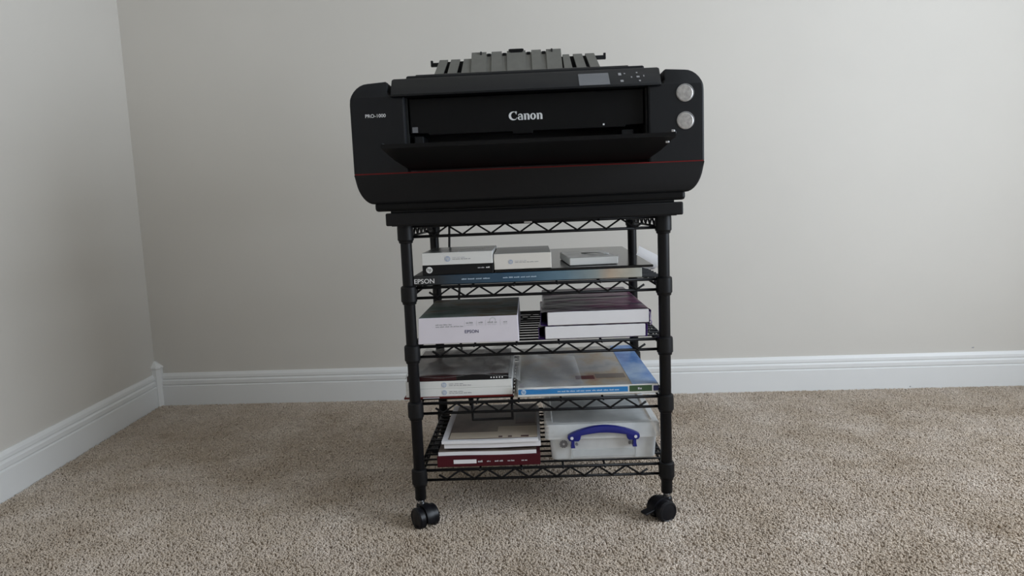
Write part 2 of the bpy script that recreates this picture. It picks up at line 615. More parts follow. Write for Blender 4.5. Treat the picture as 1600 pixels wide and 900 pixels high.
bmesh.ops.translate(bm, verts=[v for v in ex['geom'] if isinstance(v, bmesh.types.BMVert)], vec=(0, 0, 0.08))
struct('ceiling', bm, M['ceiling'], 'white ceiling')
bm = bmesh.new()
vs = [bm.verts.new((p.x + dx, p.y + dy, 0)) for p, dx, dy in ((PD, -0.3, -0.1), (PC, 0.1, -0.1), (PB, 0.1, 0.1), (O, -0.1, 0.1))]
f = bm.faces.new(vs)
ex = bmesh.ops.extrude_face_region(bm, geom=[f])
bmesh.ops.translate(bm, verts=[v for v in ex['geom'] if isinstance(v, bmesh.types.BMVert)], vec=(0, 0, -0.08))
struct('floor', bm, M['carpet'], 'beige carpeted floor')

# baseboards: moulded profile (distance from wall, height)
HB = 0.1285
PROF = [(0, 0), (0.0145, 0), (0.0145, 0.079), (0.0105, 0.0815), (0.0105, 0.0835), (0.0135, 0.087), (0.0135, 0.099), (0.012, 0.1015),
        (0.0085, 0.1035), (0.0085, 0.106), (0.0105, 0.109), (0.0095, 0.118), (0.006, 0.1255), (0.0045, HB), (0, HB)]


def baseboard(p, d, n_in, L):
    bm = bmesh.new()
    a = [bm.verts.new(p + n_in * s + Vector((0, 0, z))) for s, z in PROF]
    b = [bm.verts.new(p + d * L + n_in * s + Vector((0, 0, z))) for s, z in PROF]
    k = len(PROF)
    bm.faces.new(a)
    bm.faces.new(b[::-1])
    for i in range(k):
        bm.faces.new((a[i], b[i], b[(i + 1) % k], a[(i + 1) % k]))
    return bm


struct('baseboard_back', baseboard(O + e1 * 0.026, e1, -nb, 3.74), M['trim'], 'white moulded baseboard along the back wall')
struct('baseboard_left', baseboard(O + e2 * 0.026, e2, -nl, 4.30), M['trim'], 'white moulded baseboard along the left wall')
struct('baseboard_right', baseboard(Vector((WIN_X, PB.y - 0.02, 0)), Vector((0, -1, 0)), Vector((-1, 0, 0)), 4.2), M['trim'], 'white baseboard under the window')
# corner block with pointed cap
bm = bmesh.new()
def corner_pt(s, t, z): return O + e1 * s + e2 * t + Vector((0, 0, z))
levels = [(0.0, 0.030), (0.148, 0.030), (0.151, 0.033), (0.156, 0.033), (0.160, 0.028), (0.168, 0.016), (0.176, 0.006)]
rings = [[bm.verts.new(corner_pt(s, t, z)) for s, t in ((-0.005, -0.005), (k, -0.005), (k, k * 0.6), (k * 0.6, k), (-0.005, k))] for z, k in levels]
for a, b in zip(rings[:-1], rings[1:]):
    for i in range(5):
        bm.faces.new((a[i], a[(i + 1) % 5], b[(i + 1) % 5], b[i]))
bm.faces.new(rings[0][::-1])
bm.faces.new(rings[-1])
struct('trim_1', bm, M['trim'], 'white corner block where the two baseboards meet')

# small marks on wall and skirting
def wall_chip(name, parent, s, z, w_, h_, off):
    bm = bmesh.new()
    base = O + e1 * s - nb * off + Vector((0, 0, z))
    pts = [base + e1 * (a * w_) + Vector((0, 0, b_ * h_)) for a, b_ in ((-0.5, -0.2), (0.1, -0.5), (0.5, 0.1), (0.2, 0.5), (-0.3, 0.3))]
    a = [bm.verts.new(p) for p in pts]
    b_ = [bm.verts.new(p - nb * 0.0006) for p in pts]
    bm.faces.new(a); bm.faces.new(b_[::-1])
    for i in range(5):
        bm.faces.new((a[i], a[(i + 1) % 5], b_[(i + 1) % 5], b_[i]))
    o = obj(name, bm, M['ink_gray'])
    o.parent = bpy.data.objects[parent]
wall_chip('scuff_mark', 'wall_back', 3.025, 0.1437, 0.010, 0.005, 0.0)
wall_chip('scuff_mark', 'baseboard_back', 2.8045, 0.0105, 0.006, 0.005, 0.0145)

# carpet pile: uncountable tufts
bm = bmesh.new()
vs = [bm.verts.new(p) for p in (Vector((-1.40, -0.50, 0.0)), Vector((2.30, -0.50, 0.0)), Vector((2.30, PB.y - 0.018, 0)), Vector((O.x + 0.02, O.y - 0.018, 0)))]
vs[0].co = O + e2 * 1.56 + Vector((0.02, 0, 0))
bm.faces.new(vs)
pile = obj('carpet_pile', bm, M['pile'])
tag(pile, 'short speckled beige cut pile of the carpet', 'carpet', kind='stuff')
ng = bpy.data.node_groups.new('carpet_tufts', 'GeometryNodeTree')
ng.interface.new_socket('Geometry', in_out='INPUT', socket_type='NodeSocketGeometry')
ng.interface.new_socket('Geometry', in_out='OUTPUT', socket_type='NodeSocketGeometry')
N = ng.nodes
gi, go = N.new('NodeGroupInput'), N.new('NodeGroupOutput')
dp = N.new('GeometryNodeDistributePointsOnFaces')
dp.inputs['Density'].default_value = 85000.0
cone = N.new('GeometryNodeMeshCone')
cone.inputs['Vertices'].default_value = 5
cone.inputs['Radius Top'].default_value = 0.0018
cone.inputs['Radius Bottom'].default_value = 0.0023
cone.inputs['Depth'].default_value = 0.0066
sm = N.new('GeometryNodeSetMaterial')
sm.inputs['Material'].default_value = M['pile']
iop = N.new('GeometryNodeInstanceOnPoints')
rr = N.new('FunctionNodeRandomValue')
rr.data_type = 'FLOAT_VECTOR'
rr.inputs[0].default_value = (-0.5, -0.5, 0)
rr.inputs[1].default_value = (0.5, 0.5, 6.28)
rs = N.new('FunctionNodeRandomValue')
rs.data_type = 'FLOAT'
rs.inputs[2].default_value = 0.75
rs.inputs[3].default_value = 1.08
Lk = ng.links.new
Lk(gi.outputs[0], dp.inputs['Mesh'])
Lk(dp.outputs['Points'], iop.inputs['Points'])
Lk(cone.outputs['Mesh'], sm.inputs['Geometry'])
Lk(sm.outputs['Geometry'], iop.inputs['Instance'])
Lk(rr.outputs[0], iop.inputs['Rotation'])
Lk(rs.outputs[1], iop.inputs['Scale'])
Lk(iop.outputs[0], go.inputs[0])
md = pile.modifiers.new('tufts', 'NODES')
md.node_group = ng

# ------------------------------------------------------------------ the wire cart
PX, DEP = 0.277, 0.4426
ZS = [0.6394, 0.5056, 0.3745, 0.2457, 0.0912]       # lower rim of the collars of the five shelves
DECK = [z + 0.0412 for z in ZS]
cart = empty('wire_cart', (0, DEP / 2, 0), 'black five-tier wire rolling cart with board top, standing below the printer', 'cart')

obj('top_board', merge(box(-0.312, 0.3135, -0.031, DEP + 0.03, 0.6775, 0.7045, 0.003), box(-0.30, 0.30, -0.028, DEP + 0.02, 0.6762, 0.6780)), M['board'], cart)
tagp = obj('name_tag', box(-0.020, -0.003, -0.0045, -0.0030, 0.6725, 0.6768), M['chrome'], cart, label='tiny metal tag on the top shelf rail')

for ix, sx in enumerate((-1, 1)):
    for iy, y in enumerate((0.0, DEP)):
        x = sx * PX
        prof = [(0.0118, 0.0600), (0.0125, 0.0615), (0.0125, 0.676)]
        post = obj('post', lathe(prof, (x, y, 0), 'z', 20), M['black_metal'], cart, smooth=0.6)
        for zb in ZS:
            pr = [(0.0128, zb - 0.001), (0.0150, zb), (0.0155, zb + 0.004), (0.0176, zb + 0.0065), (0.0176, zb + 0.030),
                  (0.0172, zb + 0.0375), (0.0150, zb + 0.0400), (0.0126, zb + 0.0408)]
            top = 0.6758
            pr = [(r, min(h, top)) for r, h in pr]
            obj('collar', lathe(pr, (x, y, 0), 'z', 20), M['black_plastic'], post, smooth=0.6)

deck_src = None
for i, zb in enumerate(ZS):
    zu, zl = zb + 0.0352, zb + 0.0125
    bm = bmesh.new()
    for y in (0.0, DEP):
        tube(bm, [(-PX, y, zu), (PX, y, zu)], 0.0035)
        if i > 0 or y == 0.0:
            tube(bm, [(-PX, y, zl), (PX, y, zl)], 0.0032)
    for x in (-PX, PX):
        tube(bm, [(x, 0, zu), (x, DEP, zu)], 0.0031)
        tube(bm, [(x, 0, zl), (x, DEP, zl)], 0.0027)
    shelf = obj('shelf', bm, M['black_metal'], cart, smooth=True)
    # zigzag wires: front, rear, left, right
    zm = (zu + zl) / 2
    for y, off in ((0.0, -0.003), (DEP, 0.003))[:2 if i else 1]:
        pts = [(-0.2325, y + off * 0.6, zm + 0.001)]
        x = -0.2155
        per = 0.0618
        for k in range(8):
            pts.append((x + per * k, y + off * 0.6, zl + 0.0015))
            if k < 7:
                pts.append((x + per * (k + 0.5), y + off * 0.6, zu - 0.001))
        pts.append((x + per * 7 + 0.017, y + off * 0.6, zm + 0.001))
        obj('zigzag_wire', tubes([pts], 0.0025, 6), M['black_metal'], shelf, smooth=True)
    for x, off in ((-PX, -0.003), (PX, 0.003)):
        pts = [(x, 0.028, zm)]
        per = 0.0575
        for k in range(7):
            pts.append((x, 0.046 + per * k, zl + 0.0015))
            if k < 6:
                pts.append((x, 0.046 + per * (k + 0.5), zu - 0.001))
        pts.append((x, DEP - 0.028, zm))
        obj('zigzag_wire', tubes([pts], 0.0025, 6), M['black_metal'], shelf, smooth=True)
    for x in (-0.140, -0.047, 0.047, 0.140):
        obj('support_wire', tubes([[(x, -0.0045, zb + 0.0335), (x, DEP + 0.0045, zb + 0.0335)]], 0.0025, 8), M['black_metal'], shelf, smooth=True)
    nw = 13 if i else 0
    for k in range(nw):
        y = 0.024 + (DEP - 0.048) * k / (nw - 1)
        if deck_src is None:
            deck_src = obj('deck_wire', tubes([[(-PX, 0, 0), (PX, 0, 0)]], 0.0024, 6), M['black_metal'], shelf, local=True, smooth=True)
            deck_src.location = (0, y - DEP / 2, zb + 0.0388)
        else:
            share('deck_wire', deck_src, shelf, (0, y - DEP / 2, zb + 0.0388))

# small U-shaped bracket hanging under the fourth shelf
obj('hanging_bracket', tubes([[(-0.153, 0.028, 0.281), (-0.153, 0.028, 0.232), (-0.063, 0.028, 0.232), (-0.063, 0.028, 0.281)]], 0.0038, 6),
    M['black_metal'], cart, smooth=True)


def caster(x, y, ang, lever):
    c = obj('caster', lathe([(0.0085, 0.050), (0.0085, 0.056), (0.0065, 0.0565), (0.0065, 0.0605)], (0, 0, 0), 'z', 16), M['chrome'], cart, local=True, smooth=0.6)
    c.location = (x, y - DEP / 2, 0)
    c.rotation_euler = (0, 0, ang)
    # local: wheel axle along local y, wheels trail towards local -x
    wx, wz, R_ = -0.016, 0.0245, 0.0245
    # hood: a half shell over the wheels
    bm = bmesh.new()
    rows = []
    for k in range(15):
        a = math.radians(-12 + 204 * k / 14)
        rows.append([bm.verts.new((wx + rr_ * math.cos(a), yy, wz + rr_ * math.sin(a))) for rr_, yy in ((R_ + 0.0045, -0.0085), (R_ + 0.0055, 0.0), (R_ + 0.0045, 0.0085), (R_ * 0.55, 0.0085), (R_ * 0.55, -0.0085))])
    for p, q in zip(rows[:-1], rows[1:]):
        for i in range(5):
            bm.faces.new((p[i], p[(i + 1) % 5], q[(i + 1) % 5], q[i]))
    bm.faces.new(rows[0]); bm.faces.new(rows[-1][::-1])
    merge(bm, lathe([(0.011, 0.030), (0.0115, 0.046), (0.0095, 0.0515), (0.0080, 0.0525)], (0, 0, 0), 'z', 16))
    hood = obj('hood', bm, M['caster'], c, local=True, smooth=0.7)
    for s in (-1, 1):
        pr = [(0.004, 0.0085), (R_ - 0.001, 0.0085), (R_, 0.0100), (R_, 0.0215), (R_ - 0.002, 0.0245), (R_ - 0.005, 0.0252), (R_ - 0.0065, 0.0242), (0.010, 0.0258), (0.003, 0.0262)]
        obj('wheel', lathe([(r, s * h) for r, h in pr], (wx, 0, wz), 'y', 28), M['caster'], c, local=True, smooth=0.5)
    if lever:
        bm = box(-0.066, -0.036, -0.010, 0.010, 0.0285, 0.0330, 0.0012)
        for v in bm.verts:
            v.co.z += (v.co.x + 0.036) * -0.18 * -1
        obj('brake_lever', bm, M['caster'], c, local=True)


caster(-PX, 0.0, math.radians(128), False)
caster(PX, 0.0, math.radians(28), True)
caster(-PX, DEP, math.radians(60), False)
caster(PX, DEP, math.radians(200), False)

# ------------------------------------------------------------------ the printer
CX = -0.0073
ZT = 0.7045
pr = empty('printer', (CX, 0.17, ZT), 'large black photo printer with red stripe, on top of the wire cart', 'printer')
HW, YF, YB = 0.3617, -0.045, 0.388
RED = 0.7865
ZB, ZTOP = 0.7245, 0.9735


def X(u): return CX + u


# lower body, full width, rounded lower corners
low = []
for sx, a0 in ((-1, 180), (1, 270)):
    for k in range(10):
        a = math.radians(a0 + 90 * k / 9)
        low.append((X(sx * (HW - 0.0005 - 0.034) + 0.034 * math.cos(a)), ZB + 0.056 + 0.056 * math.sin(a)))
low += [(X(HW - 0.0005), RED - 0.0012), (X(-HW + 0.0005), RED - 0.0012)]
bm = prism(low, YF, YB, 0.006, 3, lambda e: all(v.co.z > RED - 0.012 for v in e.verts))
for v in bm.verts:                                           # front face falls back towards the base
    if v.co.y < 0.1:
        v.co.y += (RED - 0.0012 - v.co.z) * 0.28
obj('lower_body', bm, M['plastic'], pr, smooth=0.6)
obj('base', boxes((X(-0.327), X(0.327), YF + 0.020, YB - 0.01, 0.7085, ZB + 0.004, 0.006)), M['plastic_dark'], pr)
obj('foot_plinth', box(X(-0.294), X(0.303), YF + 0.020, YB - 0.02, ZT, 0.7095, 0.001), M['plastic_dark'], pr)
obj('red_stripe', boxes((X(-HW + 0.0012), X(HW - 0.0012), YF + 0.0006, YB - 0.001, RED - 0.0012, RED + 0.0014)), M['red'], pr, label='thin red line around the printer body')
# side panels (wings)
for sx in (-1, 1):
    out = [(-HW, RED + 0.0014)]
    n = 7
    for k in range(n + 1):                                   # rounded outer top corner
        a = math.radians(180 - 90 * k / n)
        out.append((-HW + 0.036 + 0.036 * math.cos(a), ZTOP - 0.0015 - 0.044 + 0.044 * math.sin(a)))
    out += [(-0.288, ZTOP + 0.0012), (-0.2845, ZTOP - 0.001), (-0.2832, ZTOP - 0.006), (-0.2835, 0.952), (-0.2800, 0.9450), (-0.2720, 0.9415), (-0.2485, 0.9400), (-0.2485, RED + 0.0014)]
    bm = prism([(X(sx * -x if sx > 0 else x), z) for x, z in out], YF, 0.075, 0.004, 2, lambda e: all(v.co.z < RED + 0.003 for v in e.verts))
    bmesh.ops.bisect_plane(bm, geom=list(bm.verts) + list(bm.edges) + list(bm.faces), plane_co=(0, 0, 0.9415), plane_no=(0, 0, 1))
    for v in bm.verts:                                       # upper part leans back
        if v.co.z > 0.9416 and v.co.y < 0.03:
            v.co.y += (v.co.z - 0.9415) * 0.45
    obj('side_panel', bm, M['plastic'], pr, smooth=0.35)
# rear housing
hs = [(X(x), z) for x, z in rrect(-HW, HW, RED + 0.0014, ZTOP + 0.002, (0, 0, 0.045, 0.045), 7)]
obj('rear_housing', prism(hs, 0.0755, YB, 0.0), M['plastic'], pr, smooth=0.6)
# recess: inner back wall and side cheeks
obj('recess', boxes((X(-0.2485), X(0.2485), 0.060, 0.0755, RED + 0.0014, 0.945), (X(-0.2485), X(-0.2455), YF + 0.014, 0.060, RED + 0.0014, 0.9395),
                    (X(0.2455), X(0.2485), YF + 0.014, 0.060, RED + 0.0014, 0.9395)), M['interior'], pr)
# front cover with the lettering
fc_y = -0.024
cover = [(-0.2425, 0.868), (-0.205, 0.866), (-0.2035, 0.8630), (-0.030, 0.8630), (-0.0285, 0.858), (0.012, 0.858), (0.0135, 0.8630), (0.2035, 0.8630), (0.205, 0.866), (0.2425, 0.868), (0.2425, 0.9385), (-0.2425, 0.9385)]
fc = obj('front_cover', prism([(X(x), z) for x, z in cover], fc_y, fc_y + 0.02, 0.0015, 2), M['plastic_dark'], pr)
obj('lettering', canon_logo(-0.0430 - 0.0004, 0.0264, 0.8860, 0.9040, fc_y), M['letter_white'], fc, label='silver brand name')
obj('sticker', box(X(-0.238), X(-0.2265), fc_y - 0.0005, fc_y, 0.8690, 0.8805), M['sticker'], fc, label='small grey sticker')
obj('indicator', box(X(0.158), X(0.1615), fc_y - 0.0008, fc_y, 0.868, 0.8715), M['letter_white'], fc)
# guide block in the slot
obj('paper_guide', box(X(0.197), X(0.222), -0.020, 0.05, 0.835, 0.858, 0.002), M['plastic'], pr)
obj('paper_guide', box(X(-0.236), X(-0.216), -0.020, 0.05, 0.840, 0.862, 0.002), M['plastic'], pr)
# lettering on left panel
obj('lettering', text_bm('PRO-1000', -0.3374, -0.2955, 0.9008, 0.9078, YF, 0.0004, 0.0), M['letter_white'], pr, label='small silver model lettering on the left panel')
obj('lettering', text_bm('imagePROGRAF', -0.040, 0.034, 0.7905, 0.7965, -0.0245, 0.0004), M['letter_dim'], pr)
# round foil badges on the right panel
for bz, bx in ((0.9225, 0.3150), (0.8675, 0.3155)):
    bd = obj('badge', lathe([(0.0165, 0), (0.0165, -0.0012), (0.015, -0.0022), (0.006, -0.0026), (0.0, -0.0026)], (bx, YF, bz), 'y', 32), M['badge'], pr, smooth=0.5, label='round silver foil badge')
    obj('rim', lathe([(0.0178, 0.0), (0.0178, -0.0010), (0.0166, -0.0012), (0.0166, 0.0)], (bx + 0.0008, YF, bz + 0.0008), 'y', 32), M['badge_rim'], bd, smooth=0.5)

# control strip on top, sloping back
th = math.atan2(0.041, 0.046)
strip = [(-0.052, 0.9405), (-0.0525, 0.9440), (-0.010, 0.9815), (-0.003, 0.9835), (0.070, 0.9855), (0.070, 0.946), (-0.040, 0.9395)]
bm = prism_x(strip, X(-0.2755), X(0.2755))
ends = [f_ for f_ in bm.faces if abs(f_.normal.x) > 0.9 or len(f_.verts) > 4]
bmesh.ops.recalc_face_normals(bm, faces=bm.faces)
bmesh.ops.bevel(bm, geom=[e for f_ in ends for e in f_.edges], offset=0.004, segments=2, affect='EDGES', profile=0.5)
for v in bm.verts:
    if v.co.z > 0.965 and v.co.y < 0.03:
        v.co.x += 0.0035 if v.co.x > 0 else -0.0035
strip_o = obj('control_strip', bm, M['plastic'], pr, smooth=0.5)
# frame on the sloping face: s along the slope (0 lower, 1 upper)
pA, pB_ = Vector((0, -0.0525, 0.9440)), Vector((0, -0.010, 0.9815))
sl = (pB_ - pA)
sn = Vector((0, -sl.z, sl.y)).normalized()


def slope_quad(x0, x1, s0, s1, t=0.0008):
    bm = bmesh.new()
    q = [Vector((x, 0, 0)) + pA + sl * s for x, s in ((x0, s0), (x1, s0), (x1, s1), (x0, s1))]
    a = [bm.verts.new(p) for p in q]
    b = [bm.verts.new(p + sn * t) for p in q]
    bm.faces.new(a[::-1]); bm.faces.new(b)
    for i in range(4):
        bm.faces.new((a[i], a[(i + 1) % 4], b[(i + 1) % 4], b[i]))
    return bm


obj('screen', slope_quad(0.1025, 0.1645, 0.02, 0.78), M['screen'], strip_o, label='small display with grey reflection painted in')
for x0, x1, s0, s1 in ((0.1845, 0.1905, 0.58, 0.74), (0.1865, 0.1925, 0.15, 0.27), (0.2205, 0.2265, 0.40, 0.49), (0.2090, 0.2115, 0.40, 0.48), (0.2345, 0.2365, 0.44, 0.54),
                       (0.2210, 0.2240, 0.68, 0.75), (0.2235, 0.2270, 0.14, 0.22)):
    obj('button', slope_quad(x0, x1, s0, s1, 0.0006), M['button'], strip_o)
obj('power_mark', slope_quad(0.196, 0.199, 0.66, 0.72, 0.0006), M['button'], strip_o)

# lid behind the strip
obj('top_cover', boxes((X(-0.262), X(0.262), 0.071, 0.30, 0.972, 1.0035, 0.004), (X(-0.245), X(0.232), 0.10, 0.32, 1.0035, 1.0105, 0.002)), M['plastic'], pr)

# fan-shaped rear paper support
sup = obj('paper_support', boxes((X(-0.205), X(0.165), 0.300, 0.345, 0.99, 1.050, 0.003)), M['plastic_lit'], pr)


def slat(xb0, xb1, xt0, xt1, zt, yt, zb=1.045, yb=0.318, t=0.006):
    bm = bmesh.new()
    a = [bm.verts.new(p) for p in ((xb0, yb, zb), (xb1, yb, zb), (xt1, yt, zt), (xt0, yt, zt))]
    b = [bm.verts.new(v.co + Vector((0, t, -t * 0.3))) for v in a]
    bm.faces.new(a); bm.faces.new(b[::-1])
    for i in range(4):
        bm.faces.new((a[i], a[(i + 1) % 4], b[(i + 1) % 4], b[i]))
    return obj('slat', bm, M['plastic_lit'], sup)


low_y, low_z, hi_y, hi_z = 0.375, 1.0985, 0.390, 1.117
for a, b, da, db in ((-0.2281, -0.206, -0.012, -0.012), (-0.1977, -0.174, -0.0085, -0.009), (-0.164, -0.139, -0.006, -0.003),
                     (0.0945, 0.1116, 0.002, 0.006), (0.1216, 0.145, 0.008, 0.009), (0.1533, 0.1768, 0.011, 0.012)):
    slat(a + da, b + db, a, b, low_z, low_y)
for a, b in ((-0.144, -0.1051), (-0.0915, -0.0644), (-0.0508, -0.0018), (0.0135, 0.0388), (0.0523, 0.0911)):
    slat(a, b, a, b, hi_z, hi_y, yb=0.314)
# webs between the slats
for a, b, m_ in ((-0.222, -0.14, 'plastic_dark'), (0.09, 0.171, 'plastic_dark')):
    obj('web', box(a, b, 0.372, 0.378, 1.045, 1.0925), M[m_], sup)
cw = slat(-0.1435, 0.0905, -0.1435, 0.0905, 1.1120, 0.3915, yb=0.3175)
cw.name = 'web'
for x in (-0.0983, -0.0576, 0.0058, 0.0455):
    obj('socket', box(x - 0.0045, x + 0.0045, 0.3820, 0.3880, 1.1000, 1.1110), M['plastic_dark'], sup)
for s, xa, xb in ((-1, -0.2495, -0.225), (1, 0.172, 0.2048)):
    tip = xa if s < 0 else xb
    obj('side_arm', boxes((xa, xb, 0.376, 0.386, 1.083, 1.0925, 0.001), (tip - 0.003, tip + 0.003, 0.376, 0.386, 1.083, 1.0985, 0.001)), M['plastic'], sup)
obj('centre_tab', prism([(-0.047, 1.1185), (-0.043, 1.1205), (-0.010, 1.1205), (-0.006, 1.1185), (-0.014, 1.106), (-0.036, 1.106)], 0.3835, 0.389), M['plastic_dark'], sup)
for x in (-0.119, 0.067):
    obj('notch', box(x - 0.002, x + 0.002, 0.380, 0.3895, 1.107, 1.1165), M['interior'], sup)

# output tray, folded out towards the viewer; thin panel with curved rim
bm = bmesh.new()
nx, ny = 2, 10
TRAY = []
for j in range(ny + 1):
    t = j / ny
    y = -0.030 - 0.235 * t
    z = 0.7915 + 0.026 * t ** 0.9
    hw = 0.2435 + 0.0125 * math.sin(min(1, t * 1.6) * math.pi / 2)
    th_ = 0.010 - 0.003 * t
    TRAY.append([bm.verts.new((X(-hw), y, z)), bm.verts.new((X(hw), y, z)), bm.verts.new((X(hw), y, z + th_)), bm.verts.new((X(-hw), y, z + th_))])
for p, q in zip(TRAY[:-1], TRAY[1:]):
    for i in range(4):
        bm.faces.new((p[i], p[(i + 1) % 4], q[(i + 1) % 4], q[i]))
bm.faces.new(TRAY[0][::-1]); bm.faces.new(TRAY[-1])
tray = obj('output_tray', bm, M['plastic_dark'], pr)
for s in (-1, 1):
    obj('tray_lip', box(X(s * 0.249 - 0.003), X(s * 0.249 + 0.003), -0.262, -0.06, 0.8185, 0.8275, 0.001) if False else tubes([[(X(s * 0.2545), -0.262, 0.8245), (X(s * 0.2535), -0.15, 0.8185), (X(s * 0.244), -0.05, 0.806)]], 0.0035, 8), M['plastic'], tray, smooth=True)
obj('tray_silver_bit', box(X(0.2480), X(0.2540), -0.268, -0.2655, 0.8245, 0.8285, 0.0008), M['badge_rim'], tray)  # small silvery bits at the right end of the tray
obj('tray_silver_bit', box(X(0.2420), X(0.2485), -0.246, -0.2435, 0.8080, 0.8120, 0.0008), M['badge_rim'], tray)

# power cord hanging behind the cart
cordp = [(-0.25, 0.42, 0.74), (-0.247, 0.470, 0.736), (-0.240, 0.481, 0.70), (-0.2375, 0.482, 0.66), (-0.2405, 0.482, 0.598), (-0.228, 0.482, 0.54), (-0.2165, 0.482, 0.486), (-0.220, 0.482, 0.45),
         (-0.224, 0.482, 0.35), (-0.212, 0.484, 0.22), (-0.20, 0.50, 0.10), (-0.17, 0.54, 0.03), (-0.10, 0.62, 0.014), (0.05, 0.74, 0.012), (0.12, 0.90, 0.012)]
cordp[0] = (-0.25, 0.3895, 0.742)
tag(obj('power_cord', tubes([cordp], 0.0035, 8), M['cord'], smooth=True), 'thin black power cord hanging down behind the cart', 'cord')


# ------------------------------------------------------------------ papers and boxes on the shelves
def carton(root, x0, x1, y0, y1, z0, z1, side, top=None, bev=0.0008, name='carton', front=None, local=False):
    bm = box(x0, x1, y0, y1, z0, z1, bev, 1)
    bmesh.ops.recalc_face_normals(bm, faces=bm.faces)
    bm.normal_update()
    mats = [side]
    if top is not None:
        mats.append(top)
        for f_ in bm.faces:
            if f_.normal.z > 0.9: f_.material_index = 1
    if front is not None:
        mats.append(front)
        for f_ in bm.faces:
            if f_.normal.y < -0.9: f_.material_index = len(mats) - 1
    return obj(name, bm, mats, root, local=local)


def hp_mark(root, cx, cz, r, y, disc_mat, letter_mat):
    d = obj('logo', disc_front(cx, y, cz, r, 0.0004), disc_mat, root)
    obj('logo_lettering', text_bm('hp', cx - r * 0.62, cx + r * 0.62, cz - r * 0.75, cz + r * 0.75, y - 0.0004, 0.0003), letter_mat, d)


# --- second shelf from the top
Z = DECK[1]
EP_T = 0.5672
b = empty('photo_paper_box', (-0.02, 0.16, Z), 'wide flat navy box with white EPSON lettering, under all other boxes on its shelf', 'box')
carton(b, -0.2642, 0.2295, -0.004, 0.326, Z, EP_T, M['epson_front'], M['card_black'])
obj('lettering', text_bm('EPSON', -0.2632, -0.2195, 0.5500, 0.5600, -0.004, 0.0004, 0.006), M['letter_white'], b)
obj('fine_print', word_bars(-0.160, -0.095, 0.5555, 0.5580, -0.004, 4, 3), M['ink_bluewhite'], b)
obj('fine_print', word_bars(-0.070, 0.005, 0.5555, 0.5580, -0.004, 6, 4), M['ink_bluewhite'], b)

b = empty('photo_paper_box', (-0.167, 0.10, EP_T), 'small black photo paper box with round silver hp mark, below a white box', 'box')
carton(b, -0.2445, -0.0905, 0.0, 0.205, EP_T, 0.5888, M['card_black'])
hp_mark(b, -0.2295, 0.5785, 0.0070, 0.0, M['letter_white'], M['card_black'])
obj('fine_print', word_bars(-0.124, -0.108, 0.5790, 0.5815, 0.0, 2, 5), M['ink_pale'], b)
obj('fine_print', word_bars(-0.106, -0.096, 0.5788, 0.5820, 0.0, 1, 6), M['letter_white'], b)

b = empty('photo_paper_box', (-0.167, 0.10, 0.5888), 'white photo paper box lying on the small black hp box', 'box')
carton(b, -0.2448, -0.0910, 0.0, 0.205, 0.5889, 0.6155, M['card_white'], M['card_gray'])
hp_mark(b, -0.1890, 0.6015, 0.0062, 0.0, M['ink_blue'], M['card_white'])
obj('fine_print', word_bars(-0.178, -0.148, 0.6030, 0.6050, 0.0, 3, 7), M['ink_pale'], b)
obj('fine_print', word_bars(-0.178, -0.138, 0.5995, 0.6015, 0.0, 5, 8), M['ink_gray'], b)

# thin black glossy portfolio, rear end a little higher
b = empty('portfolio_case', (0.083, 0.02, EP_T), 'thin glossy black portfolio with a mirror-like top, lying on the navy box', 'portfolio')
bm = box(-0.171, 0.172, -0.018, 0.470, 0.0002, 0.0052, 0.0008, 1)
bmesh.ops.rotate(bm, verts=bm.verts, cent=(0, -0.018, 0), matrix=Matrix.Rotation(math.radians(1.3), 3, 'X'))
obj('cover', bm, M['gloss_black'], b, local=True)

b = empty('photo_paper_box', (-0.0264, 0.004, 0.5730), 'cream white photo paper box standing alone in the middle of the upper wire shelf', 'box')
carton(b, -0.0885, 0.0357, 0.004, 0.180, 0.5735, 0.6075, M['card_cream'], M['card_gray'])
b.rotation_euler = (math.radians(1.3), 0, 0)
hp_mark(b, -0.0525, 0.5895, 0.0050, 0.004, M['ink_blue'], M['card_cream'])
obj('fine_print', word_bars(-0.043, -0.016, 0.5905, 0.5922, 0.004, 3, 9), M['ink_pale'], b)
obj('fine_print', word_bars(-0.043, 0.010, 0.5875, 0.5892, 0.004, 6, 10), M['ink_gray'], b)

b = empty('photo_paper_pack', (0.0765, 0.028, 0.5737), 'small flat white pack in clear wrap, lying askew on the black portfolio', 'box', math.radians(4.0))
b.rotation_euler = (math.radians(1.3), 0, math.radians(5.0))
carton(b, 0.0, 0.108, 0.0, 0.158, 0.0003, 0.0165, M['card_white'], M['foil_wrap'], 0.0015, local=True)
bm = bmesh.new()
vs = [bm.verts.new(p) for p in ((0.108, 0.004, 0.0162), (0.1135, 0.006, 0.010), (0.1130, 0.02, 0.0175), (0.108, 0.03, 0.0165))]
bm.faces.new(vs)
obj('wrap_fold', bm, M['wrap'], b, local=True)
bm = bmesh.new()
tube(bm, [(0.045, 0.11, 0.0170), (0.075, 0.08, 0.0195), (0.1, 0.062, 0.0172)], 0.0012, 6)
obj('wrap_seam', bm, M['card_white'], b, local=True, smooth=True)

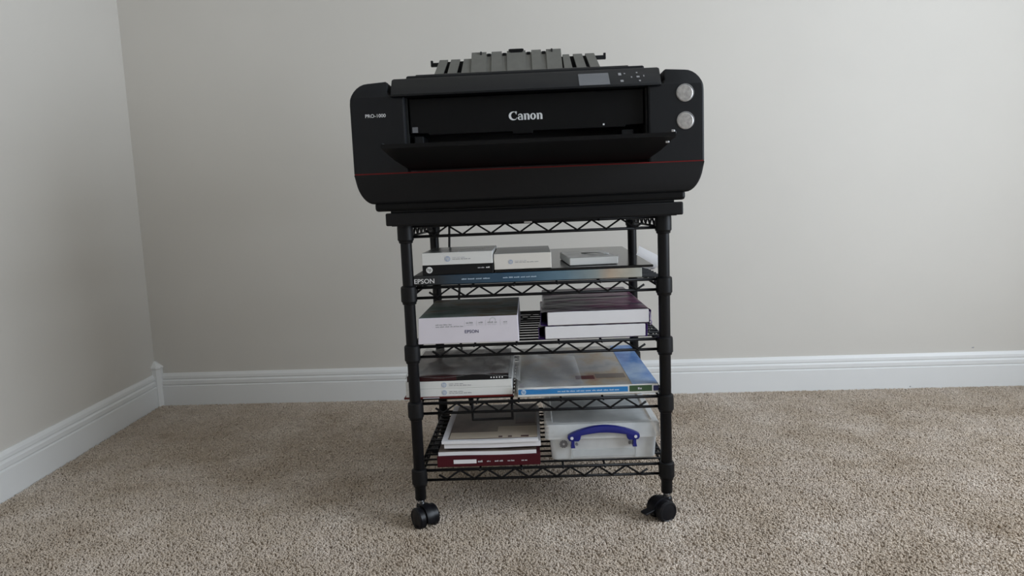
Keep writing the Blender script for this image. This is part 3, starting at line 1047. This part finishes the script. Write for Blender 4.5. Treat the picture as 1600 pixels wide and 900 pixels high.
# white sheet curling up along the right side rail
bm = bmesh.new()
prof = [(0.2315, 0.5640), (0.250, 0.5580), (0.266, 0.5540), (0.276, 0.5580), (0.2850, 0.571), (0.2890, 0.5885)]
rows = []
for y in (0.075, 0.15, 0.25, 0.33, 0.40):
    k = (y - 0.075) / 0.33
    rows.append([bm.verts.new((x, y, z - 0.004 * (i == 5) * (1 - k) * 2)) for i, (x, z) in enumerate(prof)])
for p, q in zip(rows[:-1], rows[1:]):
    for i in range(5):
        bm.faces.new((p[i], p[i + 1], q[i + 1], q[i]))
tag(obj('paper_sheet', bm, M['sheet_white'], smooth=True), 'white sheet curling up along the right rail of the upper wire shelf', 'paper')

# --- third shelf
Z = DECK[2]
b = empty('photo_paper_box', (-0.15, 0.14, Z), 'tall white box with dark blue EPSON lettering and a green landscape picture on top', 'box')
bm = box(-0.2625, -0.0405, -0.004, 0.292, Z, 0.4735, 0.001, 1)
for v in bm.verts:
    if v.co.z > Z + 0.03: v.co.x += 0.0030 if v.co.x < -0.15 else -0.0015
bm.normal_update()
for f_ in bm.faces:
    if f_.normal.z > 0.9: f_.material_index = 1
obj('carton', bm, [M['card_lilac'], M['photo_green']], b)
obj('lettering', text_bm('EPSON', -0.1585, -0.1285, 0.4375, 0.4445, -0.004, 0.0004, 0.008), M['ink_navy'], b)
obj('fine_print', word_bars(-0.222, -0.185, 0.4565, 0.4590, -0.004, 4, 11), M['ink_gray'], b)
obj('fine_print', word_bars(-0.222, -0.160, 0.4520, 0.4545, -0.004, 7, 12), M['ink_gray'], b)
for k, (x0, x1) in enumerate(((-0.155, -0.138), (-0.1275, -0.117), (-0.108, -0.086), (-0.073, -0.064))):
    obj('fine_print', word_bars(x0, x1, 0.4585, 0.4620, -0.004, 2, 13 + k), M['ink_gray'], b)
    obj('fine_print', word_bars(x0, x1, 0.4550, 0.4565, -0.004, 2, 23 + k), M['ink_pale'], b)
for x in (-0.1585, -0.1320, -0.1125, -0.0800):
    obj('divider', box(x, x + 0.0006, -0.0043, -0.004, 0.4525, 0.4655), M['ink_pale'], b)
bm = bmesh.new()
crescent(bm, -0.004, 0.0003, (-0.0965, 0.4630), (0.0075, 0.0085), (-0.0965, 0.4625), (0.0055, 0.006), 0, 180, lambda p: p)
obj('print_mark', bm, M['ink_pale'], b)


def ream(label, x0, x1, z0, z1, top, side, y1):
    b = empty('paper_ream', ((x0 + x1) / 2, y1 / 2, z0), label, 'paper ream')
    obj('paper', box(x0 + 0.0016, x1 - 0.0016, 0.0, y1 - 0.002, z0 + 0.0012, z1 - 0.0013, 0.0012, 1), M['paper'], b)
    # wrapper: open-ended sleeve with a crumpled front rim
    rnd = random.Random(int(x0 * 1e4) + int(z0 * 1e4))
    outl = rrect(x0 - 0.003, x1 + 0.001, z0 + 0.0001, z1, 0.004, 3)
    dense = []
    for i in range(len(outl)):
        a_, b_ = Vector(outl[i]), Vector(outl[(i + 1) % len(outl)])
        kk = max(1, int((b_ - a_).length / 0.012))
        dense += [a_.lerp(b_, t / kk) for t in range(kk)]
    ys = [0.0, 0.012, 0.04, 0.1, 0.2, y1]
    bulge = (-0.0095, -0.0100, -0.0080, -0.0040, 0.0, 0.0)
    bm = bmesh.new()
    rows = []
    for j, y in enumerate(ys):
        row = []
        for p in dense:
            yy, dx = y, 0.0
            if j == 0:
                yy += rnd.uniform(-0.001, 0.004)
                dx = rnd.uniform(-0.003, 0.0015) if abs(p.x - x0) < 0.01 or abs(p.x - x1) < 0.01 else 0.0
                if abs(p.x - x1) < 0.01: dx = rnd.uniform(0, 0.003)
            elif 0 < j < 5 and abs(p.x - x0) < 0.006:
                dx = rnd.uniform(-0.0015, 0.001)
            if abs(p.x - x0) < 0.006 and z0 + 0.001 < p.y < z1 - 0.001:
                dx += bulge[j]
            row.append(bm.verts.new((p.x + dx, yy, p.y)))
        rows.append(row)
    n = len(dense)
    for p, q in zip(rows[:-1], rows[1:]):
        for i in range(n):
            f_ = bm.faces.new((p[i], p[(i + 1) % n], q[(i + 1) % n], q[i]))
            c = f_.calc_center_median()
            f_.material_index = 0 if c.z > z1 - 0.003 else 1
    bm.faces.new(rows[-1])
    obj('wrapper', bm, [top, side], b, smooth=0.8)
    return b


ream('white paper ream in violet wrapper lying on the wire, under a second ream', 0.0155, 0.2370, Z, 0.4455, M['purple'], M['purple_side'], 0.40)
rm = ream('upper white paper ream in glossy dark purple wrapper, on another ream', 0.0215, 0.2450, 0.4458, 0.4772, M['purple'], M['purple_side'], 0.40)
bm = bmesh.new()
tube(bm, [(0.2455, 0.004, 0.4700), (0.2475, 0.003, 0.4600), (0.2465, 0.003, 0.4530), (0.2495, 0.002, 0.4470), (0.2470, 0.004, 0.4400)], 0.0018, 6)
obj('wrapper_fold', bm, M['lilac'], rm, smooth=True)

# --- fourth shelf
Z = DECK[3]
b = empty('folder', (-0.18, 0.16, Z), 'flat red folder under the two white boxes on the lower wire shelf', 'folder')
obj('cover', box(-0.3050, -0.0590, 0.0155, 0.330, Z, Z + 0.0042, 0.0008, 1), M['red_folder'], b)
obj('label_strip', box(-0.262, -0.225, 0.0151, 0.0156, Z + 0.0010, Z + 0.0030), M['ink_pale'], b)
z0 = Z + 0.0043
for lab, za, zb_, dx, s in (('thin white hp photo paper box directly on the red folder', z0, z0 + 0.0178, 0.0, 31),
                            ('thin white hp photo paper box, upper of the stacked pair, under the bagged dark box', z0 + 0.0180, z0 + 0.0352, -0.001, 41)):
    b = empty('photo_paper_box', (-0.18, 0.15, za), lab, 'box')
    carton(b, -0.3000, -0.0600 + dx, 0.0165, 0.300, za, zb_, M['card_white'])
    zc = (za + zb_) / 2
    hp_mark(b, -0.2135, zc, 0.0058, 0.0165, M['ink_blue'], M['card_white'])
    obj('fine_print', word_bars(-0.202, -0.168, zc + 0.0010, zc + 0.0030, 0.0165, 3, s), M['ink_gray'], b)
    obj('fine_print', word_bars(-0.202, -0.150, zc - 0.0028, zc - 0.0008, 0.0165, 6, s + 1), M['ink_gray'], b)
z1 = z0 + 0.0354
b = empty('photo_paper_box', (-0.18, 0.15, z1), 'dark maroon box with a row of white dots, wrapped in a clear plastic bag', 'box')
carton(b, -0.2960, -0.0680, 0.0170, 0.290, z1, z1 + 0.0125, M['card_black'], M['photo_dark'])
obj('red_panel', box(-0.2955, -0.185, 0.0166, 0.0171, z1 + 0.0006, z1 + 0.0120), plain('blackish_maroon', (0.030, 0.006, 0.008), 0.4, 0.3, 25, spec=0.25), b)
for k in range(5):
    obj('dot', disc_front(-0.1068 + k * 0.0062, 0.0170, z1 + 0.0050, 0.0017, 0.0004, 12), M['letter_white'], b)
# bag film: crumpled skin over top, hanging a little over the front and the right
bm = bmesh.new()
rnd = random.Random(5)
nx, ny = 26, 14
grid = []
for j in range(ny + 1):
    y = 0.0150 + 0.280 * j / ny
    row = []
    for i in range(nx + 1):
        x = -0.300 + 0.258 * i / nx
        z = z1 + 0.0165 + 0.0035 * math.sin(i * 0.9 + j * 0.35) * math.sin(j * 0.8 + 0.3 * i) + rnd.uniform(-0.0014, 0.0014)
        if j == 0: z = z1 + 0.0105 + 0.003 * math.sin(i * 0.42 + 1.2)
        if j == 1: z -= 0.0015
        if i > nx - 3: z -= 0.011 * (i - nx + 3) / 3 + (0.004 if i == nx else 0)
        if i == 0: z -= 0.006
        row.append(bm.verts.new((x, y + (rnd.uniform(-0.002, 0.002) if j else 0), max(z, z1 + 0.0135 if i < 24 and j else z))))
    grid.append(row)
for j in range(ny):
    for i in range(nx):
        bm.faces.new((grid[j][i], grid[j][i + 1], grid[j + 1][i + 1], grid[j + 1][i]))
obj('plastic_bag', bm, M['bag'], b, smooth=True, label='clear crumpled bag')

# blue box and the sheet under it
tag(obj('paper_sheet', box(-0.0575, 0.22, 0.0035, 0.30, Z, Z + 0.0014), M['beige']), 'thin beige sheet sticking out below the blue hp box', 'paper')
zb0 = Z + 0.0015
zb1 = zb0 + 0.0205
b = empty('photo_paper_box', (0.11, 0.15, zb0), 'large flat photo paper box with bright blue front, green label and picture top', 'box')
carton(b, -0.0482, 0.2620, 0.0020, 0.420, zb0, zb1, M['card_white'], M['photo_gray'])
yf = 0.0020
obj('blue_band', box(-0.0470, 0.1950, yf - 0.0005, yf, zb0 + 0.0050, zb0 + 0.0165), M['blue_band'], b)
hp_mark(b, -0.0355, zb0 + 0.0108, 0.0056, yf - 0.0005, M['ink_bluewhite'], M['blue_band'])
obj('fine_print', word_bars(0.040, 0.178, zb0 + 0.0085, zb0 + 0.0115, yf - 0.0005, 12, 51), M['ink_bluewhite'], b)
obj('green_label', box(0.1985, 0.2480, yf - 0.0005, yf, zb0 + 0.0045, zb0 + 0.0180), M['green_label'], b)
obj('fine_print', word_bars(0.2170, 0.2285, zb0 + 0.0090, zb0 + 0.0135, yf - 0.0005, 1, 52), M['ink_pale'], b)
obj('blue_end', box(0.2510, 0.2620, yf - 0.0005, yf, zb0 + 0.0050, zb0 + 0.0165), M['ink_navy'], b)
obj('blue_panel', box(0.2050, 0.2620, 0.0050, 0.4195, zb1 - 0.0002, zb1 + 0.0004), M['photo_blue'], b)
obj('picture_red', box(0.085, 0.128, 0.060, 0.092, zb1 - 0.0002, zb1 + 0.0004), M['red_folder'], b)
obj('picture_dark', box(0.132, 0.200, 0.066, 0.105, zb1 - 0.0002, zb1 + 0.0004), M['photo_brown'], b)
bm = bmesh.new()
rnd = random.Random(9)
nx, ny = 16, 12
grid = []
for j in range(ny + 1):
    row = []
    for i in range(nx + 1):
        x = -0.0520 + 0.150 * i / nx
        y = -0.0005 + 0.30 * j / ny
        z = zb1 + 0.004 + 0.0025 * math.sin(i * 0.7 + j * 0.5) + 0.012 * math.exp(-((i - 3) / 2.5) ** 2) * (0.3 + 0.7 * j / ny) + rnd.uniform(-0.0008, 0.0008)
        if i == nx: z = zb1 + 0.0006
        if j == 0: z = zb1 - 0.0035 + 0.002 * math.sin(i * 0.8)
        if i == 0: z -= 0.008
        row.append(bm.verts.new((x, y, z)))
    grid.append(row)
for j in range(ny):
    for i in range(nx):
        bm.faces.new((grid[j][i], grid[j][i + 1], grid[j + 1][i + 1], grid[j + 1][i]))
obj('plastic_wrap', bm, M['wrap'], b, smooth=True, label='crinkled clear wrap')
obj('bar_code', box(-0.0440, -0.0345, -0.0016, -0.0009, zb1 + 0.0012, zb1 + 0.0102), M['gear'], b)

# --- bottom shelf
Z = DECK[4]
b = empty('photo_paper_box', (-0.12, 0.15, Z), 'dark red box with a white label, lowest in the stack on the bottom shelf', 'box')
carton(b, -0.2355, -0.0035, 0.0, 0.300, Z, Z + 0.0245, M['maroon'])
obj('label_panel', box(-0.1985, -0.1470, -0.0006, 0, Z + 0.0075, Z + 0.0165), M['paper'], b)
obj('fine_print', word_bars(-0.1435, -0.1305, Z + 0.0095, Z + 0.0140, 0, 1, 61), M['ink_pale'], b)
for k, (x0, x1) in enumerate(((-0.1235, -0.115), (-0.106, -0.0855), (-0.077, -0.060), (-0.046, -0.0315))):
    obj('fine_print', word_bars(x0, x1, Z + 0.0100, Z + 0.0130, 0, 2, 62 + k), M['ink_pale'], b)


def wavy_pack(label, x0, x1, y0, y1, z0, th, amp, top, seed):
    b = empty('photo_paper_pack', ((x0 + x1) / 2, (y0 + y1) / 2, z0), label, 'paper pack')
    nx = 20
    bm = bmesh.new()
    rows = []
    for j in range(7):
        y = y0 + (y1 - y0) * j / 6
        r = []
        for i in range(nx + 1):
            x = x0 + (x1 - x0) * i / nx
            h = z0 + amp * (0.5 + 0.5 * math.sin(i * 0.33 + seed + j * 0.25))
            r.append((bm.verts.new((x, y, h)), bm.verts.new((x, y, h + th))))
        rows.append(r)
    for j in range(6):
        for i in range(nx):
            bm.faces.new([rows[j][i][0], rows[j][i + 1][0], rows[j + 1][i + 1][0], rows[j + 1][i][0]])
            f_ = bm.faces.new([rows[j][i][1], rows[j][i + 1][1], rows[j + 1][i + 1][1], rows[j + 1][i][1]])
            f_.material_index = 1
    for i in range(nx):
        for j in (0, 6):
            bm.faces.new([rows[j][i][0], rows[j][i + 1][0], rows[j][i + 1][1], rows[j][i][1]])
    for j in range(6):
        for i in (0, nx):
            bm.faces.new([rows[j][i][0], rows[j + 1][i][0], rows[j + 1][i][1], rows[j][i][1]])
    obj('sheets', bm, [M['paper'], M['photo_brown'] if top else M['paper']], b)
    return b


wavy_pack('white paper pack with brown picture strip, lying directly on the dark red box', -0.2325, -0.0120, 0.003, 0.290, Z + 0.0247, 0.0085, 0.0012, True, 0.3)
wavy_pack('middle paper pack of the bottom shelf stack, slightly shifted right', -0.2190, -0.0015, 0.008, 0.285, Z + 0.0395, 0.0100, 0.0012, False, 1.4)
pk = wavy_pack('topmost paper pack of the bottom shelf stack with brownish picture cover', -0.2240, -0.0065, 0.004, 0.280, Z + 0.0512, 0.0065, 0.0010, False, 1.4)
zt = Z + 0.0512 + 0.0065 + 0.0011
obj('picture', box(-0.2100, -0.0085, 0.014, 0.270, zt, zt + 0.0006), M['photo_brown'], pk)
obj('picture_band', box(-0.2080, -0.100, 0.016, 0.058, zt + 0.0006, zt + 0.0009), M['beige'], pk)
obj('picture_band', box(-0.1000, -0.0090, 0.016, 0.095, zt + 0.0006, zt + 0.0010), M['beige'], pk)
for x in (-0.0965, -0.075, -0.046, -0.037):
    obj('picture_mark', box(x, x + 0.009, 0.018, 0.028, zt + 0.0009, zt + 0.0013), M['photo_dark'], pk)
obj('picture_dark', box(-0.060, -0.0120, 0.115, 0.24, zt + 0.0006, zt + 0.0009), M['photo_dark'], pk)
# thin picture strip between the packs
# clear storage box with blue handle
b = empty('storage_box', (0.137, 0.21, Z), 'clear plastic storage box with blue carrying handle on the bottom shelf', 'storage box')
bx0, bx1, by0, by1 = 0.0190, 0.2600, 0.0140, 0.3900


def tapered_shell(x0, x1, y0, y1, z0, z1, taper, r, t, inset_top=True):
    bm = bmesh.new()
    def ring(x0, x1, y0, y1, z, rr): return [bm.verts.new((px, py, z)) for px, py in rrect(x0, x1, y0, y1, rr, 4)]
    R_ = [ring(x0 + taper + 0.004, x1 - taper - 0.004, y0 + taper + 0.004, y1 - taper - 0.004, z0, r),
          ring(x0 + taper, x1 - taper, y0 + taper, y1 - taper, z0 + 0.004, r),
          ring(x0, x1, y0, y1, z1, r),
          ring(x0 + t, x1 - t, y0 + t, y1 - t, z1, r),
          ring(x0 + taper + t, x1 - taper - t, y0 + taper + t, y1 - taper - t, z0 + 0.004 + t, r)]
    n = len(R_[0])
    for a, c in zip(R_[:-1], R_[1:]):
        for i in range(n):
            bm.faces.new((a[i], a[(i + 1) % n], c[(i + 1) % n], c[i]))
    bm.faces.new(R_[0][::-1]); bm.faces.new(R_[-1])
    return bm


LZ = Z + 0.0545
obj('tub', tapered_shell(bx0, bx1, by0, by1, Z + 0.0002, LZ + 0.002, 0.004, 0.012, 0.0018), M['bin'], b, smooth=0.6)
bm = bmesh.new()
def ring2(d, z, r): return [bm.verts.new((px, py, z)) for px, py in rrect(0.0090 + d, 0.2665 - d, 0.0060 + d, 0.3980 - d, r, 4)]
R_ = [ring2(0.0, LZ, 0.010), ring2(0.0010, LZ + 0.029, 0.010), ring2(0.0035, LZ + 0.0325, 0.010), ring2(0.016, LZ + 0.0330, 0.010), ring2(0.019, LZ + 0.0290, 0.010)]
n = len(R_[0])
for a, c in zip(R_[:-1], R_[1:]):
    for i in range(n):
        bm.faces.new((a[i], a[(i + 1) % n], c[(i + 1) % n], c[i]))
bm.faces.new(R_[-1])
lid = obj('lid', bm, M['bin'], b, smooth=0.6)
# raised panels on the front
obj('front_panel', boxes((0.0700, 0.2100, by0 + 0.0005, by0 + 0.0022, Z + 0.010, Z + 0.026, 0.0006)), M['bin_inner'], b)
obj('front_rib', boxes((0.0665, 0.0690, by0 - 0.0005, by0 + 0.003, Z + 0.006, LZ, 0.0004)), M['bin_inner'], b)
obj('front_rib', boxes((0.2110, 0.2135, by0 - 0.0005, by0 + 0.003, Z + 0.006, LZ, 0.0004)), M['bin_inner'], b)
# handle: arch outline in (x, z)
hx0, hx1, hz = 0.0585, 0.2185, LZ + 0.001
cxh = (hx0 + hx1) / 2
upper, lower = [], []
for k in range(17):
    t = k / 16
    x = hx0 + 0.004 + (hx1 - hx0 - 0.008) * t
    upper.append((x, hz + 0.012 + 0.0185 * math.sin(math.pi * t) ** 0.8))
arch = [(hx0, hz + 0.004), (hx0 + 0.001, hz + 0.010)] + upper + [(hx1 - 0.001, hz + 0.010), (hx1, hz + 0.004), (hx1 - 0.004, hz - 0.002),
        (hx1 - 0.024, hz - 0.003), (hx1 - 0.028, hz + 0.001), (hx1 - 0.030, hz + 0.010), (hx1 - 0.045, hz + 0.0125)]
for k in range(1, 8):
    t = 1 - k / 8
    x = hx0 + 0.045 + (hx1 - hx0 - 0.09) * t
    arch.append((x, hz + 0.0125 + 0.0030 * math.sin(math.pi * t)))
arch += [(hx0 + 0.045, hz + 0.0125), (hx0 + 0.030, hz + 0.010), (hx0 + 0.028, hz + 0.001), (hx0 + 0.024, hz - 0.003), (hx0 + 0.004, hz - 0.002)]
hd = obj('handle', prism(arch, -0.0065, 0.0052, 0.0015, 2), M['blue_handle'], b, smooth=0.5, label='blue plastic carrying handle')
for hx in (hx0 + 0.0095, hx1 - 0.0095):
    obj('hinge_pin', disc_front(hx, -0.0064, hz + 0.005, 0.0034, 0.0010, 16), M['pin'], hd)
for hx, s in ((hx0 + 0.0115, 1), (hx1 - 0.0115, -1)):
    obj('clip', prism([(hx - 0.0035, hz - 0.001), (hx + 0.0035, hz - 0.001), (hx + 0.0030, hz - 0.009), (hx + 0.0048, hz - 0.0185), (hx - 0.0048, hz - 0.0185), (hx - 0.0030, hz - 0.009)], -0.0055, 0.0130), M['blue_handle'], hd)
    obj('clip_pin', disc_front(hx + s * 0.0095, 0.0125, hz - 0.0150, 0.0030, 0.004, 14), M['gear'], hd)
# cog emblem
bm = bmesh.new()
cxg, czg = 0.0500, Z + 0.0405
for k in range(10):
    a = 2 * math.pi * k / 10
    merge(bm, disc_front(cxg + 0.0072 * math.cos(a), by0 + 0.0006, czg + 0.0072 * math.sin(a), 0.0022, 0.0009, 8))
merge(bm, lathe([(0.0068, 0), (0.0068, -0.0008), (0.0030, -0.0008), (0.0030, 0)], (cxg, by0 + 0.0006, czg), 'y', 20))
obj('cog_emblem', bm, M['gear'], b)
obj('cog_centre', disc_front(cxg, by0 - 0.0002, czg, 0.0026, 0.0006, 12), M['pin'], b)
# what lies in the box
tag(obj('paper_stack', box(0.034, 0.246, 0.05, 0.36, Z + 0.0065, Z + 0.030, 0.001, 1), M['card_gray']), 'grey stack of sheets seen through the clear storage box', 'paper')
tag(obj('card_case', box(0.036, 0.244, 0.115, 0.355, Z + 0.0305, Z + 0.066, 0.002, 1), plain('teal_grey_card', (0.16, 0.21, 0.22), 0.5, 0.2, 14)), 'teal grey case seen through the lid of the clear storage box', 'case')
